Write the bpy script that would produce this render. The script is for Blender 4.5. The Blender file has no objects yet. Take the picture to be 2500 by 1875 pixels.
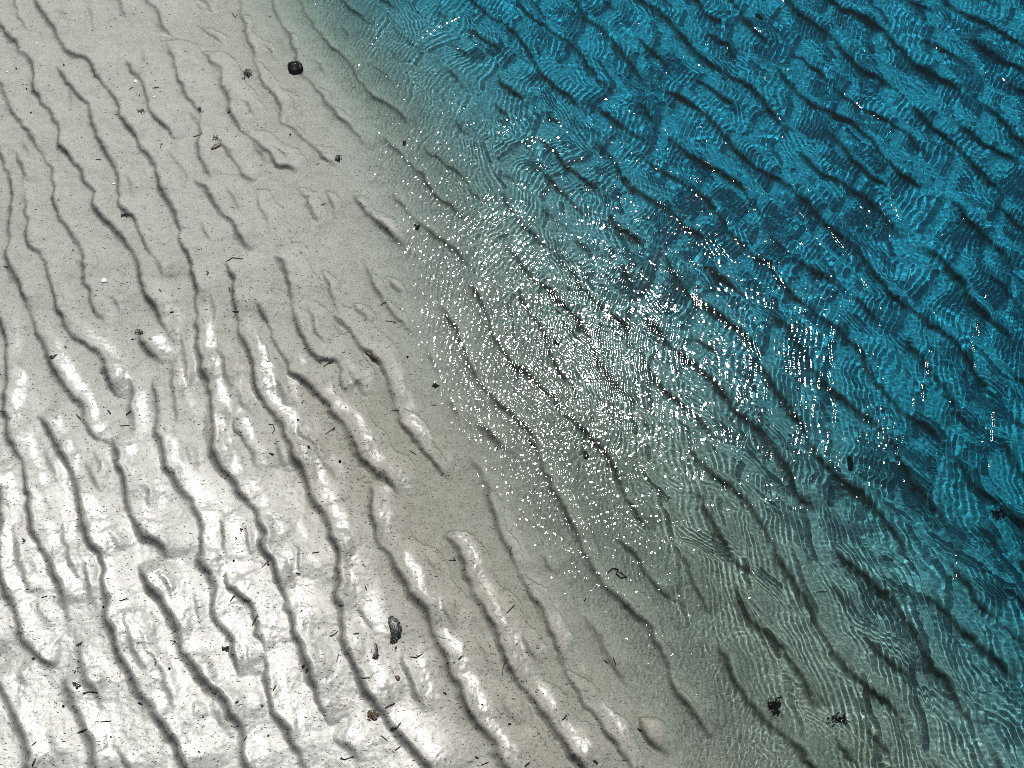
import bpy, math, random
import numpy as np
from mathutils import Vector

sc = bpy.context.scene
col = sc.collection

# ------------------------------------------------------------------ camera, sky, sun, exposure
PITCH = math.radians(35); DIST = 2.6
cam = bpy.data.objects.new('camera', bpy.data.cameras.new('camera')); col.objects.link(cam); sc.camera = cam
cam.data.sensor_width = 36; cam.data.lens = 53.5
cam.data.clip_start = .05; cam.data.clip_end = 200
CAMP = np.array([0, -DIST*math.sin(PITCH), DIST*math.cos(PITCH)])
UNIT = 3.0          # everything below is laid out in units of UNIT metres
cam.location = CAMP*UNIT; cam.rotation_euler = (PITCH, 0, 0)

SUN_EL = math.radians(54.2); SUN_AZ = math.radians(5.5)
w = bpy.data.worlds.new('World'); sc.world = w; w.use_nodes = True
bg = w.node_tree.nodes['Background']
sky = w.node_tree.nodes.new('ShaderNodeTexSky'); sky.sky_type = 'NISHITA'; sky.sun_disc = False
sky.sun_elevation = SUN_EL; sky.sun_rotation = SUN_AZ
w.node_tree.links.new(sky.outputs[0], bg.inputs[0]); bg.inputs[1].default_value = .05
sl = bpy.data.lights.new('sun', 'SUN'); sl.energy = 5.0; sl.angle = math.radians(.5); sl.color = (1, .975, .93)
so = bpy.data.objects.new('sun', sl); col.objects.link(so)
sd = Vector((math.sin(SUN_AZ)*math.cos(SUN_EL), math.cos(SUN_AZ)*math.cos(SUN_EL), math.sin(SUN_EL)))
so.rotation_euler = sd.to_track_quat('Z', 'Y').to_euler()
sl.cycles.is_caustics_light = True           # the sun is refracted by the ripples of the water on to the bed
sc.view_settings.view_transform = 'Standard'; sc.view_settings.look = 'None'
sc.view_settings.exposure = -0.12; sc.view_settings.gamma = 1
sc.cycles.use_denoising = False
sc.cycles.caustics_refractive = True; sc.cycles.caustics_reflective = True
sc.cycles.max_bounces = 8
sc.cycles.filter_width = 1.0                # a crisp lens

# ------------------------------------------------------------------ helpers
def px(x, y, z=0.0):
    """point of the ground seen at photo pixel (2500 x 1875)"""
    f = 53.5/36*2500
    x = np.asarray(x, float); y = np.asarray(y, float)
    cx = (x-1250)/f; cy = -(y-937.5)/f
    c, s = math.cos(PITCH), math.sin(PITCH)
    dx = cx; dy = cy*c + s; dz = cy*s - c
    t = (z-CAMP[2])/dz
    return CAMP[0]+dx*t, CAMP[1]+dy*t

def axis(a, b, h, lo, hi, g=1.018):
    m = list(np.arange(a, b+h/2, h)); st = h; l = []
    v = a
    while v > lo: st *= g; v -= st; l.append(v)
    st = h; r = []; v = m[-1]
    while v < hi: st *= g; v += st; r.append(v)
    return np.array(l[::-1]+m+r)

def grid(name, xs, ys, Z, keep=None, attrs={}):
    nx, ny = len(xs), len(ys); X, Y = np.meshgrid(xs, ys)
    co = np.stack([X, Y, Z], -1).reshape(-1, 3).astype(np.float32)
    i = np.arange(nx*ny).reshape(ny, nx)
    q = np.stack([i[:-1,:-1], i[:-1,1:], i[1:,1:], i[1:,:-1]], -1).reshape(-1, 4)
    if keep is not None:
        k = keep[:-1,:-1].ravel(); q = q[k]
        used = np.zeros(nx*ny, bool); used[q.ravel()] = True
        re = np.cumsum(used)-1; q = re[q]; co = co[used]
    else: used = np.ones(nx*ny, bool)
    q = q.astype(np.int32)
    m = bpy.data.meshes.new(name); m.vertices.add(len(co)); m.vertices.foreach_set('co', co.ravel())
    m.loops.add(q.size); m.loops.foreach_set('vertex_index', q.ravel())
    m.polygons.add(len(q)); m.polygons.foreach_set('loop_start', np.arange(0, q.size, 4, dtype=np.int32))
    m.polygons.foreach_set('loop_total', np.full(len(q), 4, dtype=np.int32)); m.update()
    m.polygons.foreach_set('use_smooth', np.ones(len(q), bool))
    for n, a in attrs.items():
        at = m.attributes.new(n, 'FLOAT', 'POINT'); at.data.foreach_set('value', a.ravel()[used].astype(np.float32))
    o = bpy.data.objects.new(name, m); col.objects.link(o); o.scale = (UNIT,)*3; return o

def fnoise(shape, h, lam, seed, ani=None):
    """band-limited random field, correlation length lam (metres) on a grid of step h; ani=(angle, stretch)"""
    r = np.random.default_rng(seed).standard_normal(shape); F = np.fft.rfft2(r)
    kx, ky = np.meshgrid(np.fft.rfftfreq(shape[1], h), np.fft.fftfreq(shape[0], h))
    if ani:
        a, st = ani; u = kx*math.cos(a)+ky*math.sin(a); v = -kx*math.sin(a)+ky*math.cos(a)
        K2 = (u*st)**2+v**2
    else: K2 = kx**2+ky**2
    F *= np.exp(-K2*lam**2*1.5)*(1-np.exp(-K2*(lam*4)**2))
    n = np.fft.irfft2(F, shape); return n/n.std()

NX0, NX1, NY0, NY1 = -1.7, 1.7, -1.3, 1.6
def field(xs, ys, lam, seed, ani=None):
    """noise field resampled on any axes (wraps around far outside the detailed part)"""
    h = max(lam/4, .0012)
    nx = int((NX1-NX0)/h); ny = int((NY1-NY0)/h)
    f = fnoise((ny, nx), h, lam, seed, ani)
    gx = ((xs-NX0)/h) % nx; gy = ((ys-NY0)/h) % ny
    x0 = np.floor(gx).astype(int) % nx; y0 = np.floor(gy).astype(int) % ny
    fx = gx-np.floor(gx); fy = (gy-np.floor(gy))[:, None]
    fx = fx*fx*(3-2*fx); fy = fy*fy*(3-2*fy)
    x1 = (x0+1) % nx; y1 = (y0+1) % ny
    a = f[np.ix_(y0, x0)]; b = f[np.ix_(y0, x1)]; c = f[np.ix_(y1, x0)]; d = f[np.ix_(y1, x1)]
    return (a*(1-fx)+b*fx)*(1-fy)+(c*(1-fx)+d*fx)*fy

def sstep(a, b, v):
    t = np.clip((v-a)/(b-a), 0, 1); return t*t*(3-2*t)

def side_distance(pts, X, Y):
    """signed distance of the grid to a long polyline given in photo pixels (positive on its right side in the picture)"""
    P = np.array([px(*p) for p in pts]); best = np.full(X.shape, 1e9); sg = np.zeros(X.shape)
    for a, b in zip(P[:-1], P[1:]):
        d = b-a; L2 = d@d
        t = np.clip(((X-a[0])*d[0]+(Y-a[1])*d[1])/L2, 0, 1)
        ex = X-a[0]-t*d[0]; ey = Y-a[1]-t*d[1]; e = ex*ex+ey*ey
        m = e < best; best[m] = e[m]; sg[m] = np.where(d[0]*ey-d[1]*ex > 0, 1, -1)[m]
    return np.sqrt(best)*sg

SHORE = [(460,-900),(600,0),(770,300),(870,600),(930,850),(1060,1100),(1230,1400),(1430,1700),(1560,1900),(2100,2900)]
BLUE = [(200,-900),(620,0),(880,260),(1160,560),(1390,800),(1620,1080),(1900,1430),(2170,1750),(2900,2700)]

# ------------------------------------------------------------------ sand ripples: crest lines as in the photograph
C = {1:(0,0),2:(0,620),3:(0,1235),4:(820,0),5:(820,620),6:(820,1235),7:(1650,0),8:(1650,620),9:(1650,1235)}
K = 850/2203
RIP = """
1 .8|1:0,500 50,590 80,660 95,720 150,800 230,900 290,1000 330,1060 355,1120 360,1180 380,1320 400,1400 450,1470 510,1550 550,1620|2:556,100 560,200 600,280 620,370 660,440 690,500
1|1:-60,100 40,190 100,260 180,350 225,420 245,500 255,600 310,680 370,760 400,850 410,950 480,1020 540,1110 600,1220 620,1320 660,1390 740,1440 770,1500 830,1570 880,1640|2:910,100 930,230 970,300 1040,400 1065,480 1095,600
.5|1:100,-60 120,30 140,110 180,190 230,280
1|1:240,-20 270,60 340,150 380,250 440,320 500,360 580,390 630,470 665,540 730,600 760,650 780,720 830,810 890,880 920,960 970,1000 1020,1090 1040,1190 1100,1300 1140,1380 1160,1500 1190,1600|2:1200,0 1235,100 1265,200 1278,280 1270,370 1280,480 1280,620 1310,750 1350,880 1370,1000 1375,1150 1390,1290 1440,1380 1500,1460 1560,1540 1600,1600|3:1610,0 1650,100 1690,180 1710,300 1740,360 1780,450 1810,570 1850,680 1900,830 1940,940 2000,1080 2030,1180 2060,1300 2110,1400
1|1:350,430 400,470 460,550 530,640 590,680 605,780 640,870 690,970 740,1050 770,1130 775,1240 780,1330 830,1360 880,1420 920,1500 935,1550 990,1640|2:1040,130 1070,190
.9|1:800,370 860,450 930,550 955,680 1010,750 1060,800 1100,860 1130,900
.5|1:740,-60 760,0 800,80 825,130
.6|1:900,-60 940,0 1000,60 1035,130 1070,200 1115,240
.3|1:560,0 600,130 620,270
.7|1:1040,260 1100,330 1130,450 1170,540 1220,640 1270,720 1285,820 1280,900 1290,1000 1310,1050 1350,1100 1370,1170
.9|1:1240,1130 1290,1180 1350,1240 1400,1310 1450,1370 1510,1440 1540,1530 1600,1590
1|2:1440,40 1480,120 1510,250 1520,370 1530,480 1580,580 1620,680 1640,800 1660,900 1720,980 1790,1060 1830,1160 1880,1260 1930,1360 1980,1480 2030,1600|3:2040,30 2090,100 2150,250|6:40,420 50,600 70,800 110,980 170,1070 230,1160 280,1270 360,1370 450,1470 530,1570 600,1650 650,1750
.8|1:1280,300 1340,360 1400,440 1430,560 1470,620 1480,720 1530,800 1600,860 1680,930 1730,990 1760,1030 1830,1040 1890,1090
.6|1:1230,150 1300,170 1380,230 1420,290
.7|1:1530,-60 1550,100 1580,220 1620,330 1640,430 1670,510 1740,580 1790,650 1790,750 1850,790 1920,850 2000,920 2080,990 2130,1040
.5|1:1660,250 1720,300 1760,380
.8|1:1730,-60 1780,120 1850,210 1880,310 1910,400 1930,460 2000,530 2070,620 2130,690 2200,760|4:90,780 160,850 210,920
.8|1:1880,-60 1960,80 2040,200 2100,270 2200,340|4:130,430 190,520 240,580 320,620 400,670 440,720 480,790
.6|1:1780,560 1850,610 1890,670 1920,710
.5|1:1940,360 2010,380 2060,430 2130,480
.8|1:1360,860 1400,890 1450,950 1510,1040 1560,1110 1610,1150
.5|1:1500,620 1560,640 1600,690 1625,750
.6|1:1190,680 1230,740 1270,800
.4|1:360,70 410,100 435,150
.4|1:1170,380 1210,410 1235,460
.4|1:1440,1170 1500,1280 1550,1370
.4|1:1620,1190 1680,1340 1740,1480
.9|1:-40,800 0,870 20,1000 60,1080 100,1170 115,1260 100,1400 95,1550 90,1650|2:95,80 150,220 200,320 240,450 290,580 330,650 370,750 430,850 510,950 545,1000 560,1080 620,1170 670,1205
.9|1:110,960 150,1040 180,1150 195,1300 205,1450 215,1590 270,1630|2:280,50 320,100 350,220 380,330 420,430 460,490 520,560 590,605 640,630 680,700 720,780 750,870 770,940
.7|1:600,1600 640,1659|2:660,80 685,150
.7|2:640,280 710,290 760,340 790,420
1|2:-60,300 0,380 40,440 65,520 75,650 85,800 85,900 75,1000 80,1100 120,1220 170,1340 210,1480 230,1600|3:220,0 225,100 260,210 310,300 360,390 400,480 430,580 440,680
.9|2:890,500 950,590 1010,660 1040,710
1|2:250,1040 310,1110 380,1190 430,1280 470,1370 500,1450 530,1550|3:540,0 570,130 610,240 660,350 695,470 715,600 720,720 770,860 820,1020 890,1160 970,1270 1050,1380 1130,1500 1200,1640 1260,1760
1|2:720,1180 770,1260 790,1380 820,1500|3:835,0 870,90 920,190 990,225 1060,280 1095,380
.9|2:-20,1350 30,1550 50,1640|3:60,120 40,200 30,280 40,430 70,540 120,640 150,760 190,880 250,950 310,1010 400,1020
.5|3:530,870 550,950 575,1100 640,1190 680,1300
1|3:890,380 910,440 980,520 1060,610 1110,710 1150,820 1200,950 1290,1090 1370,1180 1440,1240 1500,1320 1550,1430 1570,1560 1600,1659 1650,1780
.8|2:1460,980 1500,1080 1560,1180 1610,1290 1640,1390
.8|2:1000,780 1010,950 1035,1150 1065,1290 1100,1410 1170,1500 1240,1590|3:1240,20 1290,100 1300,230 1310,370 1370,480 1385,600 1390,720 1450,800 1490,880 1510,1000 1560,1150
.8|3:1380,50 1430,160 1440,300 1450,500 1520,560 1600,640 1650,760 1670,900 1700,1000 1720,1180 1780,1320 1850,1460 1930,1620 1990,1760
.5|3:700,170 750,240 785,320
.8|3:-40,1100 30,1170 100,1270 160,1420 200,1510 225,1640 250,1760
.8|3:440,1100 470,1220 520,1310 570,1440 620,1520 640,1659 680,1760
.7|3:700,1380 710,1500 780,1570 830,1650 880,1760
.5|3:1150,1420 1180,1390 1230,1395 1250,1440
.4|3:140,1070 190,1120 230,1190
.9|2:1600,270 1660,340 1710,440 1750,560 1800,640 1850,700 1860,760 1940,800 2020,860 2080,940 2170,1040|5:80,1090 160,1230 250,1370 320,1390 380,1470 430,1580
.9|5:250,1440 245,1560|6:250,60 290,200 340,310 430,430 500,550 580,660 640,830 720,960 770,1080 830,1240 920,1380 1000,1490 1100,1640 1160,1760
.9|2:1740,0 1820,80 1850,200 1860,370 1900,450 1950,560 2000,640 2060,670 2130,660 2170,720|5:60,850 130,890
.6|5:180,0 220,90 290,240 380,360 480,470 520,520
.7|5:-40,340 40,420 110,490 200,600 300,680 340,760 370,900 430,1030 500,1150 600,1260 680,1350 750,1430
.7|5:850,1240 920,1350 980,1480|6:1000,0 1060,150 1130,300 1200,450 1290,600 1360,730 1420,880 1480,1050 1560,1200 1680,1350 1780,1480 1890,1640 1960,1760
.9|6:680,160 750,220 800,300 840,420 900,560 980,690 1040,820 1090,950 1150,1060 1230,1180 1330,1300 1420,1420 1500,1540 1580,1640 1640,1760
.7|6:150,550 180,700 240,800 265,880
.7|3:2080,1460 2190,1505|6:60,1500 140,1580 155,1650
.6|3:1790,140 1850,190 1900,300 1920,420 1930,520
.6|6:1550,600 1570,680 1650,770 1710,850 1760,980 1870,1130
.7|4:330,100 450,180 540,280
.8|4:720,200 800,240 870,290
.9|4:830,80 960,170 1060,230 1120,300
.8|4:690,350 780,440 850,520
.7|4:560,480 620,540
.8|4:720,680 810,760 860,810
.8|4:1000,560 1080,650 1120,720
.8|4:1320,580 1400,660 1500,720
.9|4:1650,540 1780,640 1900,730 2000,790
.6|4:1020,980 1090,1030 1140,1080
.9|4:1290,980 1400,1080 1510,1180 1600,1280
.8|4:270,820 400,920 480,1010 560,1080 630,1180 720,1260 830,1340 910,1420
.8|4:330,1180 440,1290 540,1390 640,1450 740,1530 850,1640
.8|4:1050,1130 1110,1230 1190,1340 1290,1440 1380,1520
.7|4:1290,1200 1390,1300 1500,1380
.8|4:1510,1400 1600,1480 1680,1560
.8|4:70,350 150,420
.5|4:200,350 320,430 400,520
.5|5:410,60 500,150
.5|2:1960,300 1990,400 2040,520 2080,600
.5|2:830,780 865,880 850,1000 860,1180
.5|2:1095,660 1120,820 1140,1000 1155,1120
.5|2:1390,540 1430,650 1460,780 1475,920
.4|2:1180,1220 1220,1300 1250,1370
.4|2:1340,260 1375,340 1370,450 1375,530
.4|2:560,1340 620,1440 670,1560
.4|2:1890,1060 1960,1180 2050,1300 2150,1450
.4|2:940,1450 970,1560 985,1640
.3|3:260,620 290,720 340,800
.3|3:860,640 900,780 980,960 1060,1100 1150,1330
.3|3:330,1450 370,1520 430,1640
.35|3:1210,1180 1245,1260 1240,1380
.4|1:440,560 470,640 480,720
.45|1:900,300 930,360 960,440
.4|1:150,900 190,960 230,1060
.45|1:820,1090 850,1180 870,1290
.45|1:1080,960 1130,1030 1180,1080 1230,1160
.5|1:1880,1170 1940,1230 1990,1330 2030,1440
.5|1:1600,880 1660,960 1700,1040
.5|1:2060,1180 2110,1280 2150,1380
.5|1:1700,900 1800,960 1860,1000
.45|2:160,240 190,340 220,430
.45|2:400,250 440,330 480,380
.45|2:640,720 700,800 740,900
.45|2:1160,480 1180,600 1200,740 1215,860
.45|2:1640,470 1700,600 1760,730
.45|2:1500,820 1540,900 1600,1020
.5|2:1740,760 1800,880 1850,980
.45|2:330,1250 360,1380 400,1500
.45|2:620,1250 660,1350 690,1470
.45|2:1320,1010 1330,1140 1340,1260
.45|2:1740,1150 1790,1260 1830,1380
.5|2:2030,60 2080,160 2120,280 2170,400
.45|3:120,150 150,300 190,440 230,600
.45|3:420,120 450,260 490,400 540,520
.45|3:800,700 860,850 910,980 960,1110
.45|3:520,240 560,380 600,520 620,660
.45|3:1010,420 1080,520 1140,640
.45|3:1240,540 1280,660 1290,760
.45|3:1560,100 1590,220 1610,330
.45|3:1580,820 1600,920 1610,1040
.45|3:1050,1330 1100,1400 1130,1460
.45|3:1350,1260 1420,1360 1460,1460
.5|6:430,900 480,1050 530,1200 600,1330
.45|6:560,250 620,370 680,480
.45|6:660,560 720,680 780,790
.45|6:900,800 960,950 1010,1080
.45|6:1050,1150 1120,1280 1190,1400
.5|6:1180,760 1240,900 1310,1020
.5|5:100,280 160,350 220,440
.5|5:300,120 380,200 440,300
.5|5:120,720 160,820 190,900
.5|5:560,560 610,640 660,740
.5|5:720,860 770,960 800,1080
.5|5:1070,1380 1120,1460 1160,1560
""".strip().split('\n')
rnd = random.Random(4)
lines = []
for l in RIP:
    head, *segs = l.split('|'); amp = float(head.split()[-1]); P = []
    for s in segs:
        c, pp = s.split(':'); ox, oy = C[int(c)]
        P += [(ox+float(a.split(',')[0])*K, oy+float(a.split(',')[1])*K) for a in pp.split()]
    lines.append((amp, np.array([px(*p) for p in P])))

def smooth_line(P, step=.004):
    """Catmull-Rom through the points, resampled"""
    Q = np.vstack([2*P[0]-P[1], P, 2*P[-1]-P[-2]]); out = []
    for i in range(1, len(Q)-2):
        a, b, c, d = Q[i-1], Q[i], Q[i+1], Q[i+2]
        n = max(2, int(np.linalg.norm(c-b)/step))
        for t in np.arange(n)/n:
            out.append(.5*((2*b)+(c-a)*t+(2*a-5*b+4*c-d)*t*t+(3*b-a-3*c+d)*t**3))
    out.append(P[-1]); return np.array(out)
lines = [(a, smooth_line(P)) for a, P in lines]

# more crests under the water and outside the frame: streamlines of the same direction field, never nearer than a spacing
DIRS = []
for (x, y, vx, vy) in [(300,300,.45,1),(300,900,.3,1),(400,1500,.42,1),(1000,1500,.55,1),(900,200,1,1.15),(1700,400,1,.85),(1500,1000,.75,1),(2300,200,1,.72),(2300,1200,.9,1),(1900,1700,.75,1),(2600,1700,.8,1)]:
    a = np.array(px(x, y)); b = np.array(px(x+vx*60, y+vy*60)); d = (b-a)/np.linalg.norm(b-a)
    DIRS.append((a, d))
DA = np.array([a for a, d in DIRS]); DD = np.array([d for a, d in DIRS])
def direction(p):
    wgt = 1/(((DA-p)**2).sum(1)+.02)**1.5; d = (DD*wgt[:, None]).sum(0); return d/np.linalg.norm(d)
CELL = .02; OX, OY = -3.4, -3.0; ON = (330, 340)
occ = np.zeros((ON[1], ON[0]), bool)
def mark(P, r=.037):
    n = int(r/CELL)+1
    for p in P[::3]:
        i = int((p[0]-OX)/CELL); j = int((p[1]-OY)/CELL)
        for dj in range(-n, n+1):
            for di in range(-n, n+1):
                if (di*di+dj*dj)*CELL*CELL <= r*r and 0 <= i+di < ON[0] and 0 <= j+dj < ON[1]: occ[j+dj, i+di] = True
def free(p):
    i = int((p[0]-OX)/CELL); j = int((p[1]-OY)/CELL)
    return 0 <= i < ON[0] and 0 <= j < ON[1] and not occ[j, i]
for a, P in lines: mark(P)
corn = [np.array(px(*p)) for p in ((0,0),(0,1875),(1500,1875),(1000,900),(820,0))]
def traced_zone(p):
    ins = True
    for a, b in zip(corn, corn[1:]+corn[:1]):
        if (b[0]-a[0])*(p[1]-a[1])-(b[1]-a[1])*(p[0]-a[0]) < 0: ins = False
    return ins
for k in range(7000):
    p = np.array([rnd.uniform(-3.2, 3.0), rnd.uniform(-2.8, 3.4)])
    if k < 5000: p = np.array([rnd.uniform(-1.3, 1.5), rnd.uniform(-1.0, 1.3)])
    if not free(p): continue
    tz = traced_zone(p)
    ph = rnd.uniform(0, 6); half = []
    lim = rnd.uniform(.08, .20) if tz else rnd.uniform(.15, .50)
    for sgn in (-1, 1):
        q = p.copy(); path = []
        for s in range(int(lim/.006)):
            d = direction(q)*sgn; nrm = np.array([-d[1], d[0]])*sgn
            q = q+d*.006+nrm*.0016*math.sin(ph+sgn*s*.14)
            if not free(q): break
            path.append(q.copy())
        half.append(path)
    P = np.array(half[0][::-1]+[p]+half[1])
    if len(P) < 10: continue
    lines.append((rnd.uniform(.35, .65) if tz else rnd.uniform(.7, 1.1), P)); mark(P, .041)

# ------------------------------------------------------------------ sand surface
H = .0017
xs = axis(-1.16, 1.16, H, -4.5, 4.5); ys = axis(-.72, 1.02, H, -4.2, 4.6)
X, Y = np.meshgrid(xs, ys)
shore = side_distance(SHORE, X, Y)
base = np.where(shore < 0, -.007 - shore*.035, -.007 - .068*sstep(-.02, .62, shore) - shore*.010)
base = np.clip(base, -.10, .07)
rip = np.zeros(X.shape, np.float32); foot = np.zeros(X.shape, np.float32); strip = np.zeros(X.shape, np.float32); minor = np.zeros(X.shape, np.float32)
WL, WR = .0135, .072
wob = field(xs, ys, .012, 11)*.0007 + field(xs, ys, .03, 12)*.0018
for amp, P in lines:
    n = len(P)
    arc = np.r_[0, np.cumsum(np.linalg.norm(np.diff(P, axis=0), axis=1))]; tot = arc[-1]
    hh = amp*(1+.24*np.sin(arc*31+amp*50)+.16*np.sin(arc*71+tot*70))
    hh = hh*np.clip(arc/.035, 0, 1)**.7*np.clip((tot-arc)/.035, 0, 1)**.7
    step = 2
    ix = [max(0, np.searchsorted(xs, P[:, 0].min()-.1)), np.searchsorted(xs, P[:, 0].max()+.1)]
    iy = [max(0, np.searchsorted(ys, P[:, 1].min()-.1)), np.searchsorted(ys, P[:, 1].max()+.1)]
    best = np.full((iy[1]-iy[0], ix[1]-ix[0]), 1e9, np.float32); sgn = np.zeros_like(best); ha = np.zeros_like(best)
    for k in range(0, n-step, step):
        a, b = P[k], P[k+step]; d = b-a; L2 = d@d
        if L2 < 1e-12: continue
        x0, x1 = np.searchsorted(xs, (min(a[0], b[0])-.09, max(a[0], b[0])+.09))
        y0, y1 = np.searchsorted(ys, (min(a[1], b[1])-.09, max(a[1], b[1])+.09))
        if x1-x0 < 2 or y1-y0 < 2: continue
        sx = xs[None, x0:x1]-a[0]; sy = ys[y0:y1, None]-a[1]
        t = np.clip((sx*d[0]+sy*d[1])/L2, 0, 1); ex = sx-t*d[0]; ey = sy-t*d[1]; e = ex*ex+ey*ey
        sl_ = (slice(y0-iy[0], y1-iy[0]), slice(x0-ix[0], x1-ix[0]))
        bb = best[sl_]; m = e < bb
        bb[m] = e[m]; sgn[sl_][m] = np.where(d[0]*ey-d[1]*ex > 0, 1, -1)[m]; ha[sl_][m] = (hh[k]*(1-t)+hh[k+step]*t)[m]
    S = np.sqrt(np.minimum(best, 1))*sgn + wob[iy[0]:iy[1], ix[0]:ix[1]]
    wl = WL*(.6+.5*ha)
    left = np.clip(1+S/wl, 0, 1); left = left*left*(3-2*left)
    weak = amp < .55; right = np.clip(1-S/(.040 if weak else WR), 0, 1)**1.35
    kk = np.where(S < 0, left, right)*ha*(best < 1)
    r = rip[iy[0]:iy[1], ix[0]:ix[1]]
    if weak: minor[iy[0]:iy[1], ix[0]:ix[1]] += kk*.9
    else: np.maximum(r, kk, out=r)
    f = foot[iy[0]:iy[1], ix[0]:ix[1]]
    ff = np.where(S > -.42*wl, np.exp(-((S+.42*wl)/.0018)**2), .65*np.exp(-((S+.42*wl)/.0026)**2)+.35*np.exp((S+.42*wl)/.016))*ha*(best < 1)  # thin dark core, and a wide halo of painted shade on its left
    st = np.exp(-((S-.016)/.0085)**2)*ha*(best < 1)
    g = strip[iy[0]:iy[1], ix[0]:ix[1]]; np.maximum(g, st, out=g)
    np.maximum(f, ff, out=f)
# soften the crest edge a little
def blur(a, n):
    for _ in range(n):
        a = (np.roll(a, 1, 0)+np.roll(a, -1, 0)+2*a)/4; a = (np.roll(a, 1, 1)+np.roll(a, -1, 1)+2*a)/4
    return a
rip = blur(rip+np.minimum(minor, .7), 2)
soft = 1 - .45*sstep(0, 1.1, (Y-.1))*sstep(-.2, .6, -X+.4)         # the ripples of the far left are lower
Z = base + .0115*rip*soft*(1+.8*sstep(.0, .5, shore))
fine = np.clip(1-(np.gradient(xs)[None, :]-H)/.004, 0, 1)*np.clip(1-(np.gradient(ys)[:, None]-H)/.004, 0, 1)
Z += (field(xs, ys, .25, 21)*.0012 + field(xs, ys, .05, 22)*.0005 + field(xs, ys, .015, 23)*.00014)
Z += fine*(field(xs, ys, .006, 24)*.00010 + field(xs, ys, .0032, 25)*.00007)
# thin drainage streaks running down the ripple backs in the wet lower left
wet = sstep(-.15, .30, -Y-.05)*sstep(.05, .25, -shore)
lowleft = sstep(.15, -.55, Y)*sstep(-.12, -.35, shore)
Z += fine*lowleft*(field(xs, ys, .012, 31, (math.radians(-72), 5))*.00014)
wetn = field(xs, ys, .05, 41, (math.radians(-68), 2.5))*.6 + field(xs, ys, .014, 42, (math.radians(-68), 3))*.4
film_ = strip*sstep(-.9, .5, wetn)*sstep(.25, .02, Y+.12*np.abs(shore+.35)/.35)*sstep(.10, -.02, shore)
wetness = np.clip(lowleft*(1+.10*wetn) + .35*wet*np.clip(wetn, 0, 1) + film_*1.2, 0, 1)
damp = sstep(-.42, -.10, shore)*sstep(.35, -.2, Y)
sand = grid('sand', xs, ys, Z, None, {'foot': foot*fine*(1+.8*sstep(.05, .4, shore)), 'wet': wetness, 'strip': np.clip(film_, 0, 1), 'damp': damp})  # the painted shade of the foot is stronger under the water
sand['kind'] = 'structure'
ZS = Z.copy()
def ground(x, y):
    i = min(max(np.searchsorted(xs, x), 1), len(xs)-1); j = min(max(np.searchsorted(ys, y), 1), len(ys)-1)
    return float(ZS[j-1:j+1, i-1:i+1].mean())
def onsand(x, y):
    p = px(x, y); z = 0
    for _ in range(3): z = ground(*p); p = px(x, y, z)
    return float(p[0]), float(p[1]), z

# ------------------------------------------------------------------ water surface
HW = .00112
wx = axis(-.50, 1.16, HW, -2.2, 4.4); wy = axis(-.72, 1.02, HW, -4.1, 4.5)
WX, WY = np.meshgrid(wx, wy)
ws = side_distance(SHORE, WX, WY); bl = side_distance(BLUE, WX, WY)
wf = np.clip(1-(np.gradient(wx)[None, :]-HW)/.004, 0, 1)*np.clip(1-(np.gradient(wy)[:, None]-HW)/.004, 0, 1)
grow = sstep(-.02, .16, ws)*(.34+.66*sstep(.08, .38, ws))
# the wavelets ride in lanes above the ripples of the bed: each lane has its own front positions and fades out at its borders
nz = field(wx, wy, .09, 91, (math.radians(-48), 2.5))
vb = (WX*.755+WY*.656)/.088 + nz*.22
lane = np.floor(vb); fr_ = vb-lane
lane_off = (np.sin(lane*12.9898)*43758.5453) % 1.0
lane_env = sstep(0, .10, fr_)*sstep(1, .90, fr_)
def train(ang, Lam, lam0, chirp, seed, warp, strength, D):
    """wavelet fronts running towards the shore, each with a train of capillary waves (rounded crests, sharp troughs) ahead of it"""
    t = ang
    u = -(WX*np.cos(t)+WY*np.sin(t))
    u = u + field(wx, wy, .20, seed)*warp + field(wx, wy, .06, seed+1, (math.radians(-45), 1.6))*warp*.30 + field(wx, wy, .022, seed+2)*warp*.085
    P = u/Lam + lane_off*.8; s = P-np.floor(P)
    psi = (Lam/lam0)*(s+chirp*s*s)
    lam = lam0/(1+2*chirp*s)
    r = np.abs(2*(psi-np.round(psi))); r0 = .72; q = r-r0
    prof = np.where(r < r0, -r*r, -(r0*r0+2*r0*q-r0*q*q/(1-r0)))+.42
    env = sstep(0, .02, s)*sstep(.98, .60, s)
    A = .76*np.minimum(lam*lam/(2*D), lam*.055)
    hump = np.where(s > .5, np.exp(-((1-s)/.25)**2), np.exp(-(s/.07)**2))   # steep front, long back
    strength = strength*lane_env
    return A*env*prof*strength + .00028*hump*np.minimum(strength, 1) - .00070*np.exp(-((s-.055)/.038)**2)*np.minimum(strength*1.2, 1)
NZ = [field(wx, wy, .06, 52, (math.radians(-45), 1.5)), field(wx, wy, .18, 53), field(wx, wy, .07, 54, (math.radians(-45), 1.5))]
D = np.maximum(.068*sstep(-.02, .62, ws)+ws*.010+.003, .01)
part = sstep(-.2, .3, NZ[2]-.6*NZ[0]-.9)
A1 = np.clip(.92+.14*NZ[0]+.10*NZ[1], .25, 1.0)*(1-part)
A2 = np.clip(.85+.14*NZ[0], .2, .95)*part
ang = np.radians(-26*sstep(-.5, .7, WY)+4)
W = train(ang, .125, .0135, .33, 60, .010, grow*A1, D)
W += train(ang+math.radians(40), .11, .0120, .35, 70, .010, grow*A2, D)
jit = field(wx, wy, .0050, 81, (math.radians(100), 2.0))*.000012 + field(wx, wy, .009, 82)*.00004 + field(wx, wy, .03, 83)*.00012
W += sstep(-.02, .2, ws)*jit
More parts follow.
